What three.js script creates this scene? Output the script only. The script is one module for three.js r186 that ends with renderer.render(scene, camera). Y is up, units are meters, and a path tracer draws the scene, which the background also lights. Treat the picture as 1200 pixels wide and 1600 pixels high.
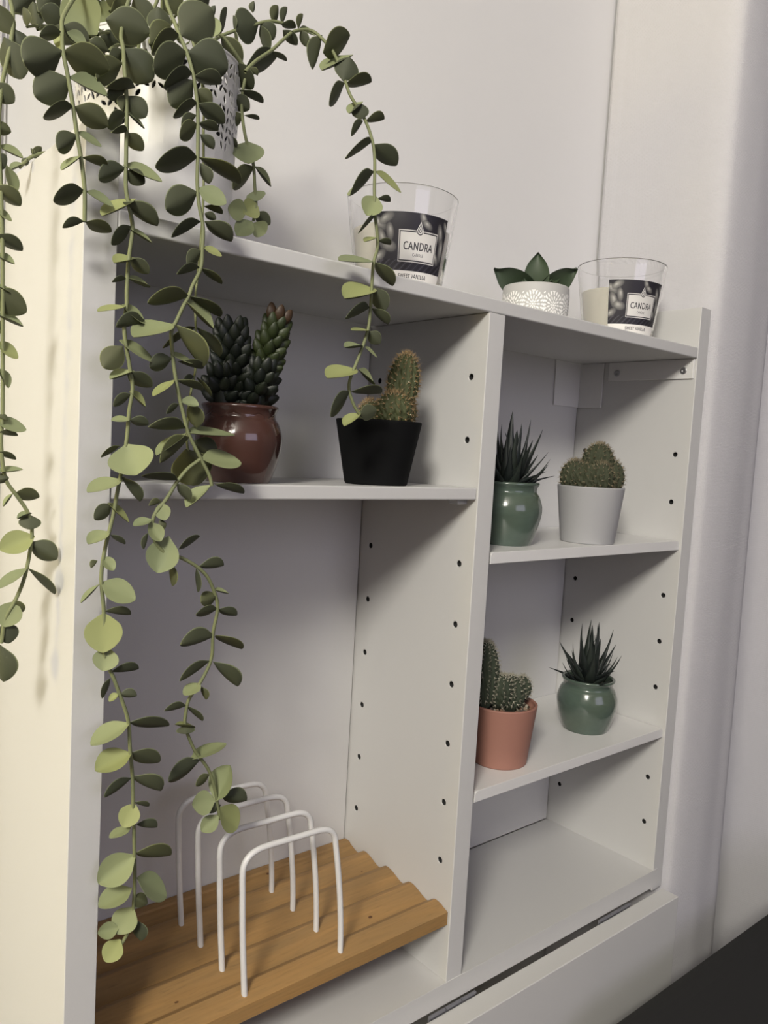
import * as THREE from 'three';
import { RoundedBoxGeometry } from 'three/addons/geometries/RoundedBoxGeometry.js';
import { RectAreaLightUniformsLib } from 'three/addons/lights/RectAreaLightUniformsLib.js';
import { mergeGeometries, mergeVertices, toCreasedNormals } from 'three/addons/utils/BufferGeometryUtils.js';
import { ImprovedNoise } from 'three/addons/math/ImprovedNoise.js';

// ---------------------------------------------------------------- camera, lamps, exposure
// metres; x along the wall to the right, y up from the floor of the cabinet's lower compartment, z out from the wall
const scene = new THREE.Scene();
scene.background = new THREE.Color(0x000000);
const camera = new THREE.PerspectiveCamera(65.25, 1200 / 1600, 0.02, 30);
camera.rotation.order = 'YXZ';
camera.position.set(-0.1469, 0.4303, 0.5733);
camera.rotation.set(-0.0805, -0.7006, 0.0562);
scene.add(camera);
const renderer = new THREE.WebGLRenderer({ antialias: true });
renderer.setSize(1200, 1600);
renderer.shadowMap.enabled = true;
renderer.toneMapping = THREE.LinearToneMapping;
renderer.toneMappingExposure = 0.95;
const UNSEEN_CEILING_LAMP = { pos: [-1.32, 1.45, 1.32], color: [1.0, 0.95, 0.855], cd: 13.6, size: 11, r: 0.19 };  // out of view, main light from the upper left behind the viewer
const UNSEEN_LEFT_LAMP = { pos: [-0.95, 0.42, 0.14], color: [1.0, 0.80, 0.22], cd: 0.8, size: 5, r: 0.075 };  // out of view, placed to warm the outer left side panel
const UNSEEN_WINDOW = { pos: [0.25, 0.98, 2.895], size: [1.5, 1.2], color: [0.80, 0.76, 1.0], nits: 1.6 };  // out of view, placed to give front faces a cool light

// ---------------------------------------------------------------- helpers
const used = {};
const numbered = (n) => { used[n] = (used[n] ?? -1) + 1; return used[n] ? n + '_' + String(used[n]).padStart(3, '0') : n; };
function tag(o, label, category, group) { o.userData.label = label; o.userData.category = category; if (group) o.userData.group = group; return o; }
function thing(name, label, category, p = [0, 0, 0], group) {
  const o = new THREE.Group(); o.name = numbered(name); o.position.set(...p); scene.add(o); return tag(o, label, category, group);
}
function part(name, geo, mat, parent, label) {
  const m = new THREE.Mesh(geo, mat); m.name = name; m.castShadow = m.receiveShadow = true;
  if (label) m.userData.label = label;
  (parent ?? scene).add(m); return m;
}
function structure(name, geo, mat) { const m = part(name, geo, mat, scene); m.userData.kind = 'structure'; return m; }
let seed = 11;
const rnd = (a = 0, b = 1) => { seed = (seed * 1664525 + 1013904223) % 4294967296; return a + (b - a) * seed / 4294967296; };
const noise = new ImprovedNoise();
const box = (x0, x1, y0, y1, z0, z1, r = 0.0006) => new RoundedBoxGeometry(x1 - x0, y1 - y0, z1 - z0, 2, r).translate((x0 + x1) / 2, (y0 + y1) / 2, (z0 + z1) / 2);
const lathe = (pts, seg = 72) => new THREE.LatheGeometry(pts.map(([r, y]) => new THREE.Vector2(r, y)), seg);
const smooth = (pts, n = 40) => new THREE.SplineCurve(pts.map(([a, b]) => new THREE.Vector2(a, b))).getPoints(n).map((v) => [Math.max(v.x, 0), v.y]);
const tube = (pts, r, seg = 40, rs = 8, closed = false) => new THREE.TubeGeometry(new THREE.CatmullRomCurve3(pts.map((p) => new THREE.Vector3(...p))), seg, r, rs, closed);
const prep = (g) => { g = g.index ? g.toNonIndexed() : g; const q = new THREE.BufferGeometry(); for (const a of ['position', 'normal', 'uv']) q.setAttribute(a, g.attributes[a]); return q; };
const merge = (gs) => mergeGeometries(gs.map(prep));
const V = (...a) => new THREE.Vector3(...a);

function canvasTexture(w, h, draw, srgb = true) {
  const c = document.createElement('canvas'); c.width = w; c.height = h; draw(c.getContext('2d'), w, h);
  const t = new THREE.CanvasTexture(c); if (srgb) t.colorSpace = THREE.SRGBColorSpace; t.wrapS = t.wrapT = THREE.RepeatWrapping; return t;
}
function fieldTexture(n, f, srgb = false) {
  const d = new Uint8Array(n * n * 4);
  for (let j = 0; j < n; j++) for (let i = 0; i < n; i++) { const v = f(i / n, j / n), k = (j * n + i) * 4; const a = Array.isArray(v) ? v : [v, v, v]; for (let q = 0; q < 3; q++) d[k + q] = Math.max(0, Math.min(255, a[q] * 255)); d[k + 3] = 255; }
  const t = new THREE.DataTexture(d, n, n); t.magFilter = THREE.LinearFilter; t.minFilter = THREE.LinearFilter; t.wrapS = t.wrapT = THREE.RepeatWrapping; if (srgb) t.colorSpace = THREE.SRGBColorSpace; t.needsUpdate = true; return t;
}
const mat = (color, roughness = 0.5, o = {}) => new THREE.MeshPhysicalMaterial({ color: new THREE.Color().setRGB(...color), roughness, ...o });

// ---------------------------------------------------------------- materials
const speck = fieldTexture(256, (u, v) => 0.5 + 0.25 * noise.noise(u * 40, v * 40, 1) + 0.25 * noise.noise(u * 90, v * 90, 5)); speck.repeat.set(6, 6);
const weave = fieldTexture(256, (u, v) => { const a = Math.sin(u * Math.PI * 2 * 36 + noise.noise(u * 5, v * 30, 2) * 2), b = Math.sin(v * Math.PI * 2 * 36 + noise.noise(u * 30, v * 5, 7) * 2); return 0.5 + 0.16 * a + 0.22 * b + 0.2 * noise.noise(u * 14, v * 70, 3); }); weave.repeat.set(16, 16);
const M = {
  wall: mat([0.70, 0.693, 0.685], 0.9, { bumpMap: speck, bumpScale: 0.00025 }),
  ceiling: mat([0.32, 0.31, 0.30], 0.95),
  roomWall: mat([0.14, 0.135, 0.135], 0.95),  // unseen walls, kept dark to weaken bounced light in the cabinet
  floor: mat([0.07, 0.05, 0.04], 0.6),
  white: mat([0.60, 0.597, 0.585], 0.42, { bumpMap: speck, bumpScale: 0.00006 }),
  metalWhite: mat([0.72, 0.715, 0.70], 0.38),
  hole: mat([0.02, 0.02, 0.02], 0.9),
  steel: mat([0.42, 0.42, 0.43], 0.35, { metalness: 0.9 }),
  darkSteel: mat([0.06, 0.06, 0.065], 0.45, { metalness: 0.6 }),
  clear: mat([0.85, 0.86, 0.88], 0.25, { transmission: 0.6, thickness: 0 }),
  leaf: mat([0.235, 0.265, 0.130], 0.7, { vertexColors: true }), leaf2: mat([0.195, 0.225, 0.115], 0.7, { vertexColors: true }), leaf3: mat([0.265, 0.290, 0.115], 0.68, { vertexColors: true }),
  stem: mat([0.19, 0.21, 0.10], 0.65),
  curtain: mat([0.57, 0.562, 0.58], 0.95, { bumpMap: weave, bumpScale: 0.00025, sheen: 0.2, sheenRoughness: 0.8 }),
  sofa: mat([0.022, 0.022, 0.024], 0.95, { bumpMap: weave, bumpScale: 0.001 }),
  soil: mat([0.05, 0.035, 0.025], 1),
};
// ---------------------------------------------------------------- the room
const RX0 = -2.3, RX1 = 1.75, RY0 = -0.8, RY1 = 1.75, RZ1 = 2.9;
structure('wall_back', box(RX0 - 0.1, RX1 + 0.1, RY0 - 0.1, RY1 + 0.1, -0.1, 0, 0.0005), M.wall);
structure('wall_left', box(RX0 - 0.1, RX0, RY0, RY1, 0, RZ1, 0.0005), M.roomWall);
structure('wall_right', box(RX1, RX1 + 0.1, RY0, RY1, 0, RZ1, 0.0005), M.roomWall);
structure('wall_front', box(RX0 - 0.1, RX1 + 0.1, RY0 - 0.1, RY1 + 0.1, RZ1, RZ1 + 0.1, 0.0005), M.roomWall);
structure('floor', box(RX0, RX1, RY0 - 0.1, RY0, 0, RZ1, 0.0005), M.floor);
structure('ceiling', box(RX0, RX1, RY1, RY1 + 0.1, 0, RZ1, 0.0005), M.ceiling);
// slim seam moulding that runs up the wall just left of the cabinet
structure('trim_1', merge([box(-0.0075, -0.0035, -0.75, 1.74, 0, 0.0025, 0.0008), box(-0.0015, -0.0005, -0.75, 1.74, 0, 0.0015, 0.0004)]), M.wall);

// ---------------------------------------------------------------- unseen lamps, placed out of view to light the cabinet
function globeLamp(L, name, label, build) {
  const t = thing(name, label, 'lamp', L.pos);
  const c = new THREE.Color().setRGB(...L.color);
  const globe = part('globe', new THREE.SphereGeometry(L.r, 48, 32), new THREE.MeshStandardMaterial({ color: 0xffffff, emissive: c, emissiveIntensity: 1.2 }), t);
  globe.castShadow = false;
  build(t);
  const p = new THREE.PointLight(c, L.cd, 0, 2); p.castShadow = true; p.shadow.radius = L.size; p.shadow.mapSize.set(1024, 1024); t.add(p); p.name = 'light';
  return t;
}
globeLamp(UNSEEN_CEILING_LAMP, 'unseen_pendant_lamp', 'unseen round white glowing globe on a dark cord, out of view behind the viewer', (t) => {
  const top = RY1 - UNSEEN_CEILING_LAMP.pos[1], r = UNSEEN_CEILING_LAMP.r;
  part('cord', new THREE.CylinderGeometry(0.003, 0.003, top - r - 0.03, 10).translate(0, (top + r + 0.03) / 2, 0), M.darkSteel, t);
  part('socket', lathe([[0, r + 0.045], [0.016, r + 0.045], [0.03, r + 0.02], [0.045, r - 0.008], [0, r - 0.004]]), M.darkSteel, t);
  part('ceiling_rose', lathe([[0, top], [0.05, top], [0.05, top - 0.01], [0.02, top - 0.03], [0, top - 0.03]]), M.darkSteel, t);
});
globeLamp(UNSEEN_LEFT_LAMP, 'unseen_wall_lamp', 'unseen small warm globe lamp, out of view left of the cabinet', (t) => {
  const r = UNSEEN_LEFT_LAMP.r, z = UNSEEN_LEFT_LAMP.pos[2];
  part('arm', tube([[0, -r - 0.03, 0], [0, -r - 0.05, -0.01], [0, -r - 0.06, -0.05], [0, -r - 0.06, -z + 0.004]], 0.006, 30, 10), M.darkSteel, t);
  part('socket', lathe([[0, -r + 0.004], [0.03, -r + 0.006], [0.022, -r - 0.02], [0.01, -r - 0.032], [0, -r - 0.032]]), M.darkSteel, t);
  part('wall_plate', lathe([[0, 0.012], [0.03, 0.012], [0.035, 0.006], [0.035, 0], [0, 0]]).rotateX(Math.PI / 2).translate(0, -r - 0.06, -z), M.darkSteel, t);
});
{ // unseen window behind the viewer, placed to light front faces cool violet
  RectAreaLightUniformsLib.init();
  const W = UNSEEN_WINDOW, [w, hh] = W.size, c = new THREE.Color().setRGB(...W.color);
  const g = new THREE.Group(); g.name = 'unseen_window_1'; g.userData.kind = 'structure'; g.position.set(...W.pos); scene.add(g);
  part('pane', box(-w / 2, w / 2, -hh / 2, hh / 2, -0.002, 0.004, 0.0005), new THREE.MeshStandardMaterial({ color: 0x202024, emissive: c, emissiveIntensity: 0.6 }), g);
  const f = [box(-w / 2 - 0.05, w / 2 + 0.05, hh / 2, hh / 2 + 0.05, -0.02, 0.005), box(-w / 2 - 0.05, w / 2 + 0.05, -hh / 2 - 0.05, -hh / 2, -0.02, 0.005), box(-w / 2 - 0.05, -w / 2, -hh / 2, hh / 2, -0.02, 0.005), box(w / 2, w / 2 + 0.05, -hh / 2, hh / 2, -0.02, 0.005), box(-0.02, 0.02, -hh / 2, hh / 2, -0.0035, 0.003)];
  part('window_frame', merge(f), M.metalWhite, g);
  const L = new THREE.RectAreaLight(c, W.nits, w, hh); L.position.set(0, 0, -0.006); g.add(L); L.name = 'light'; L.rotation.set(0, 0, 0);
}

// ---------------------------------------------------------------- wall cabinet
const D = 0.1473, XD0 = 0.3063, XD1 = 0.3241, XR0 = 0.6129, XR1 = 0.6315, YT0 = 0.5371, YT1 = 0.5479, YS = 0.5878;
const HY0 = 0.4887, STEP = 0.049, HZF = 0.1315, HZB = 0.0196;
const cab = thing('wall_cabinet', 'white open wall cabinet with divider, three shelves and a folded-down leaf', 'cabinet', [0, 0, 0]);
// an upright panel whose left face carries drilled peg holes: a skin with real holes over a solid core
function drilledPanel(x0, x1, y0, y1, holes) {
  const dep = 0.009, s = new THREE.Shape();
  const b = 0.0006;
  s.moveTo(b, y0 + b); s.lineTo(D - b, y0 + b); s.lineTo(D - b, y1 - b); s.lineTo(b, y1 - b); s.closePath();
  for (const [z, y] of holes) { const h = new THREE.Path(); h.absarc(z, y, 0.0031, 0, Math.PI * 2, true); s.holes.push(h); }
  const skin = new THREE.ExtrudeGeometry(s, { depth: dep - b, bevelEnabled: true, bevelSize: b, bevelThickness: b, bevelSegments: 2, curveSegments: 9 });
  // shape x is z, shape y is y, extrusion goes towards +x
  skin.applyMatrix4(new THREE.Matrix4().makeBasis(V(0, 0, 1), V(0, 1, 0), V(-1, 0, 0))).translate(x0 + dep, 0, 0);
  const core = box(x0 + dep - 0.0003, x1, y0, y1, 0, D, b);
  return merge([skin, core]);
}
const holesAt = (front, back) => [...front.map((k) => [HZF, HY0 - STEP * k]), ...back.map((k) => [HZB, HY0 - STEP * k])];
part('side_panel', box(0, 0.018, -0.0225, YS, 0, D), M.white, cab);
const pegGeo = merge([new THREE.CylinderGeometry(0.00245, 0.00245, 0.0072, 14, 1, true).rotateZ(Math.PI / 2).translate(0.0042, 0, 0), new THREE.CircleGeometry(0.00245, 14).rotateY(-Math.PI / 2).translate(0.0042, 0, 0)]);  // near-black sleeve and disc, darkening put inside each hole where shade falls
for (const [name, x0, x1, y0, y1, list] of [['side_panel', XR0, XR1, -0.0225, YS, [1, 2, 4, 5, 6, 8, 9]], ['divider', XD0, XD1, 0, YT0 - 0.0002, [0, 1, 3, 4, 5, 6, 7, 8]]]) {
  const hs = holesAt(list, list), pnl = part(name, drilledPanel(x0, x1, y0, y1, hs), M.white, cab);
  for (const [z, y] of hs) part('peg_hole_lining', pegGeo, M.hole, pnl).position.set(x0, y, z);
}
part('top_panel', box(0.018, XR0, YT0, YT1, 0.0078, D, 0.0014), M.white, cab);
for (const [a, c] of [[0.018, XD0], [XD1, XR0]]) part('back_panel', box(a + 0.0011, c - 0.0011, 0.0009, YT0 + 0.0015, 0.0006, 0.0054, 0.0004), M.white, cab);
part('bottom_panel', box(0.018, XR0, -0.0186, 0, 0.0055, D, 0.0004), M.white, cab);
part('front_rail', box(0.006, XR0 + 0.0075, -0.0186, 0.0004, D - 0.0002, D + 0.0006, 0.0003), M.white, cab);
part('shelf', box(0.0184, XD0 - 0.0005, -0.0095, 0, 0.006 - D, -0.0012, 0.0012).rotateX(-0.018).translate(0, 0.4032, D), M.white, cab, 'white laminate shelf across the left compartment');
// the folded steel shelves of the right-hand compartment: thin sheet with lips bent down in front and at the ends
function sheetShelf(y) {
  const x0 = XD1 + 0.0048, x1 = XR0 - 0.0006, z1 = D - 0.003, lip = 0.0088, t = 0.0012, R = 0.0042;
  const f = new THREE.Shape();   // front lip with rounded upper corners
  f.moveTo(x0, y - lip); f.lineTo(x1, y - lip); f.lineTo(x1, y - R); f.quadraticCurveTo(x1, y, x1 - R, y); f.lineTo(x0 + R, y); f.quadraticCurveTo(x0, y, x0, y - R); f.closePath();
  const front = new THREE.ExtrudeGeometry(f, { depth: t, bevelEnabled: true, bevelSize: 0.0003, bevelThickness: 0.0004, bevelSegments: 2 }).translate(0, 0, z1 - t);
  return merge([front, box(x0 + 0.001, x1 - 0.001, y - t, y, 0.006, z1 - 0.0004, 0.0004), (box(x0, x0 + t, y - lip, y - 0.0012, 0.006, z1, 0.0003)), (box(x1 - t, x1, y - lip, y - 0.0012, 0.006, z1, 0.0003))]);
}
for (const y of [0.3513, 0.1537]) part('shelf', sheetShelf(y), M.metalWhite, cab, y > 0.3 ? 'upper white folded steel shelf of the right compartment' : 'lower white folded steel shelf of the right compartment');
for (const z of [HZF, HZB]) { part('shelf_pin', box(XD0 - 0.011, XD0, 0.3892 - (z < 0.1 ? 0.002 : 0), 0.3936 - (z < 0.1 ? 0.0022 : 0), z - 0.005, z + 0.005, 0.001), M.clear, cab); part('shelf_pin', box(0.018, 0.029, 0.3892 - (z < 0.1 ? 0.002 : 0), 0.3936 - (z < 0.1 ? 0.0022 : 0), z - 0.005, z + 0.005, 0.001), M.clear, cab); }
// angled fixing plate in the upper back corner and the fixing strip with its two screws
part('corner_bracket', merge([box(0.5672, XR0 - 0.0003, 0.4877, YT0 - 0.0003, 0.0056, 0.0074, 0.0006), box(XR0 - 0.0021, XR0 - 0.0003, 0.4877, YT0 - 0.0003, 0.0056, 0.038, 0.0006)]), M.metalWhite, cab);
const strip = part('fixing_strip', box(XR0 - 0.0022, XR0, 0.5167, YT0 - 0.0003, 0.045, 0.1449, 0.0006), M.metalWhite, cab);
for (const z of [0.1344, 0.0558]) {
  const g = lathe([[0, 0.0003], [0.0012, 0.0004], [0.0015, 0.0011], [0.0033, 0.0010], [0.0036, 0.0002], [0.0036, 0]], 24).rotateZ(Math.PI / 2).translate(XR0 - 0.0021, 0.5250, z);
  part('screw', g, M.steel, strip);
}
const hingeMat = mat([0.20, 0.20, 0.22], 0.5, { metalness: 0.3 });
const flap = part('drop_leaf', box(-0.001, 0.6271, -0.46, -0.0220, 0.1513, 0.1704, 0.0009), M.white, cab);
for (const [a, b] of [[0.2866, 0.3403], [0.5148, 0.5684], [0.05, 0.104]]) {
  const gs = [box(a, b, -0.034, -0.0205, 0.1486, 0.1500, 0.0003)];
  for (let k = 0; k < 3; k++) { const w = (b - a) / 3; gs.push(new THREE.CylinderGeometry(0.0015, 0.0015, w * 0.94, 12).rotateZ(Math.PI / 2).translate(a + w * (k + 0.5), -0.0205, 0.1499)); gs.push(box(a + w * k + 0.002, a + w * (k + 1) - 0.002, -0.0215, -0.0198, 0.1484, 0.1512, 0.0002)); }
  part('hinge', merge(gs), hingeMat, flap);
}

// ---------------------------------------------------------------- curtain
{
  const pts = [[0.6355, 0.0035], [0.6352, 0.03], [0.6358, 0.07], [0.6355, 0.11], [0.637, 0.138], [0.642, 0.1475], [0.652, 0.151], [0.69, 0.153], [0.73, 0.1505], [0.757, 0.1490], [0.768, 0.143], [0.776, 0.115], [0.785, 0.075], [0.81, 0.052], [0.85, 0.050], [0.89, 0.056], [0.93, 0.054], [0.97, 0.060], [1.0, 0.10], [1.03, 0.15], [1.07, 0.155], [1.1, 0.11], [1.14, 0.10], [1.18, 0.14], [1.22, 0.16], [1.27, 0.12], [1.32, 0.10], [1.38, 0.15], [1.45, 0.12], [1.5, 0.12]];
  const curve = new THREE.CatmullRomCurve3(pts.map(([x, z]) => V(x, 0, z)));
  const N = 420, R = 46, y0 = -0.77, y1 = 1.5, P = [], U = [], I = [], len = curve.getLength(), row = (N + 1);
  const pos = curve.getSpacedPoints(N), tan = pos.map((_, i) => V().subVectors(pos[Math.min(N, i + 1)], pos[Math.max(0, i - 1)]).normalize());
  const th = 0.0012;
  for (let side = 0; side < 2; side++) for (let j = 0; j <= R; j++) for (let i = 0; i <= N; i++) {
    const y = y0 + (y1 - y0) * j / R, p = pos[i], n = V(tan[i].z, 0, -tan[i].x), s = i / N * len;
    const free = Math.min(1, Math.max(0, (p.x - 0.66) / 0.1));
    const sway = free * 0.006 * noise.noise(s * 9, y * 1.4, 2) + 0.0006 * noise.noise(s * 40, y * 9, 4) * (y > 0.6 ? 1 : 0.5);
    const hem = s < 0.014 ? 0.0009 : 0;
    const o = sway + (side ? -th - hem : 0);
    P.push(p.x + n.x * o, y, Math.max(0.001, p.z + n.z * o)); U.push(s / 0.8, y / 0.8);
  }
  const S = row * (R + 1);
  for (let j = 0; j < R; j++) for (let i = 0; i < N; i++) { const a = j * row + i, b = a + 1, c = a + row, d = c + 1; I.push(a, b, d, a, d, c); I.push(S + a, S + d, S + b, S + a, S + c, S + d); }
  for (let j = 0; j < R; j++) for (const i of [0, N]) { const a = j * row + i, c = a + row; if (i) I.push(a, S + a, S + c, a, S + c, c); else I.push(a, c, S + c, a, S + c, S + a); }
  for (let i = 0; i < N; i++) for (const j of [0, R]) { const a = j * row + i, b = a + 1; if (j) I.push(a, b, S + b, a, S + b, S + a); else I.push(a, S + b, b, a, S + a, S + b); }
  const g = new THREE.BufferGeometry(); g.setAttribute('position', new THREE.Float32BufferAttribute(P, 3)); g.setAttribute('uv', new THREE.Float32BufferAttribute(U, 2)); g.setIndex(I); g.computeVertexNormals();
  const t = thing('curtain', 'off-white linen curtain hanging in folds right of the cabinet', 'curtain', [0.64, -0.77, 0.003]);
  part('panel', g.translate(-0.64, 0.77, -0.003), M.curtain, t);
  part('hem', box(0.6342, 0.6349, -0.77, 1.5, 0.002, 0.0155, 0.0003).translate(-0.64, 0.77, -0.003), M.curtain, t);
  part('curtain_rod', new THREE.CylinderGeometry(0.011, 0.011, 1.05, 20).rotateZ(Math.PI / 2).translate(1.1 - 0.64, 1.515 + 0.77, 0.125 - 0.003), M.steel, t);
}

// ---------------------------------------------------------------- dark sofa in the lower right corner
{
  const t = thing('sofa', 'dark charcoal fabric sofa back in the lower right corner below the drop leaf', 'sofa', [0.86, -0.8, 0.30]);
  const soft = (w, h, d, r) => { const g = new RoundedBoxGeometry(w, h, d, 6, r); const p = g.attributes.position; for (let i = 0; i < p.count; i++) { const x = p.getX(i), y = p.getY(i), z = p.getZ(i); p.setY(i, y + 0.006 * noise.noise(x * 7, z * 7, 3)); } g.computeVertexNormals(); return g; };
  part('backrest', soft(0.95, 0.67, 0.20, 0.06).translate(0.025, 0.412, -0.008), M.sofa, t);
  part('seat', soft(0.95, 0.2, 0.5, 0.05).translate(0.02, 0.32, 0.33), M.sofa, t);
  for (const x of [-0.40, 0.44]) for (const z of [-0.05, 0.5]) part('leg', new THREE.CylinderGeometry(0.02, 0.014, 0.23, 16).translate(x, 0.115, z), M.darkSteel, t);
}

// ---------------------------------------------------------------- pots: shared makers
const jarProfile = (k) => { const o = smooth([[0.0225, 0], [0.0262, 0.010], [0.0298, 0.024], [0.0302, 0.033], [0.0275, 0.0415], [0.0250, 0.0455], [0.0252, 0.0490], [0.0268, 0.0520]], 46); return [[0, 0.0012], [0.019, 0.0012], [0.0205, 0], [0.0218, 0], ...o, [0.0268, 0.0533], [0.0258, 0.0540], [0.0243, 0.0536], [0.0236, 0.052], [0.0232, 0.047], [0.0235, 0.044], [0, 0.044]].map(([r, y]) => [r * k, y * k]); };
const taperProfile = (rb, rt, h) => [[0, 0.001], [rb - 0.003, 0.001], [rb - 0.0022, 0], [rb - 0.0008, 0], [rb, 0.0012], [rt, h - 0.0015], [rt + 0.0001, h - 0.0005], [rt - 0.0004, h], [rt - 0.0020, h], [rt - 0.0025, h - 0.001], [rt - 0.0035, h - 0.009], [0, h - 0.009]];
function gravel(parent, r, y, n, colors) {
  const g = new THREE.IcosahedronGeometry(1, 0), im = new THREE.InstancedMesh(g, mat([1, 1, 1], 0.85), n), m = new THREE.Matrix4(), q = new THREE.Quaternion(), c = new THREE.Color();
  for (let i = 0; i < n; i++) { const a = rnd(0, 6.283), d = r * Math.sqrt(rnd()), s = rnd(0.0009, 0.0021); q.setFromEuler(new THREE.Euler(rnd(0, 6), rnd(0, 6), rnd(0, 6))); m.compose(V(d * Math.cos(a), y + rnd(-0.0006, 0.001), d * Math.sin(a)), q, V(s, s * rnd(0.6, 1), s * rnd(0.8, 1.3))); im.setMatrixAt(i, m); im.setColorAt(i, c.setRGB(...colors[Math.floor(rnd(0, colors.length))])); }
  im.name = 'gravel'; im.userData.kind = 'stuff'; im.castShadow = im.receiveShadow = true; parent.add(im);
}
const pebble = [[0.16, 0.11, 0.08], [0.30, 0.22, 0.16], [0.10, 0.08, 0.07], [0.42, 0.38, 0.30], [0.2, 0.1, 0.06]];

// spiky rosette leaf: flattened, keeled, tapering to a point, curving upwards; base at origin, runs along +y, curves towards -z (inwards)
function spikeGeo(L, w, bend) {
  const n = 9, P = [], I = [], sec = 6;
  for (let i = 0; i <= n; i++) {
    const t = i / n, ww = w * Math.pow(1 - t, 0.75) * (0.85 + 0.5 * Math.sin(Math.PI * Math.min(1, t * 1.6))) + 0.00015, y = L * t, z = -bend * L * t * t;
    for (let k = 0; k < sec; k++) { const a = k / sec * 2 * Math.PI; P.push(Math.cos(a) * ww, y, z + Math.sin(a) * ww * (Math.sin(a) > 0 ? 0.62 : 0.25)); }
  }
  for (let i = 0; i < n; i++) for (let k = 0; k < sec; k++) { const a = i * sec + k, b = i * sec + (k + 1) % sec; I.push(a, a + sec, b, b, a + sec, b + sec); }
  const g = new THREE.BufferGeometry(); g.setAttribute('position', new THREE.Float32BufferAttribute(P, 3)); g.setIndex(I); g.computeVertexNormals(); return g;
}
const spikeGeos = [spikeGeo(0.046, 0.0050, 0.16), spikeGeo(0.043, 0.0048, 0.38), spikeGeo(0.039, 0.0046, -0.12), spikeGeo(0.035, 0.0044, 0.45)];
const spikeMats = [mat([0.016, 0.022, 0.019], 0.5), mat([0.022, 0.030, 0.024], 0.5), mat([0.012, 0.017, 0.016], 0.5)];
function rosette(parent, y, n, turn) {
  for (let i = 0; i < n; i++) {
    const f = i / (n - 1), az = turn + i * 2.39996, tilt = 0.10 + 1.22 * Math.pow(f, 0.85) + rnd(-0.07, 0.07);
    const m = part('leaf', spikeGeos[i % 4 === 3 ? 3 : (f < 0.4 ? 0 : i % 3)], spikeMats[i % 3], parent);
    m.position.set(Math.sin(az) * 0.004 * (0.4 + f), y + 0.010 * (1 - f), Math.cos(az) * 0.004 * (0.4 + f));
    m.rotation.order = 'YXZ'; m.rotation.set(tilt, az, 0); m.scale.setScalar((1.14 - 0.24 * f) * rnd(0.88, 1.1));
  }
}
const greenGlaze = mat([0.092, 0.130, 0.103], 0.16, { clearcoat: 0.6, clearcoatRoughness: 0.08, map: fieldTexture(128, (u, v) => { const a = 0.86 + 0.10 * noise.noise(u * 6, v * 5, 1) + 0.06 * noise.noise(u * 30, v * 30, 2), b = Math.max(0, noise.noise(u * 4, v * 3, 9)); return [a + b * 0.10, a, a - b * 0.12]; }) });
function spikyPlant(label, p, turn, n) {
  const t = thing('potted_haworthia', label, 'potted plant', p);
  part('pot', lathe(jarProfile(1)), greenGlaze, t);
  gravel(t, 0.022, 0.0455, 120, pebble);
  rosette(t, 0.046, n, turn);
  return t;
}
spikyPlant('spiky dark succulent in a glossy green jar beside the pale grey pot', [0.394, 0.3513, 0.1005], 0.5, 38).scale.setScalar(1.03);
spikyPlant('spiky dark succulent in a glossy green jar beside the terracotta pot', [0.541, 0.1537, 0.098], 2.0, 36);

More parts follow.
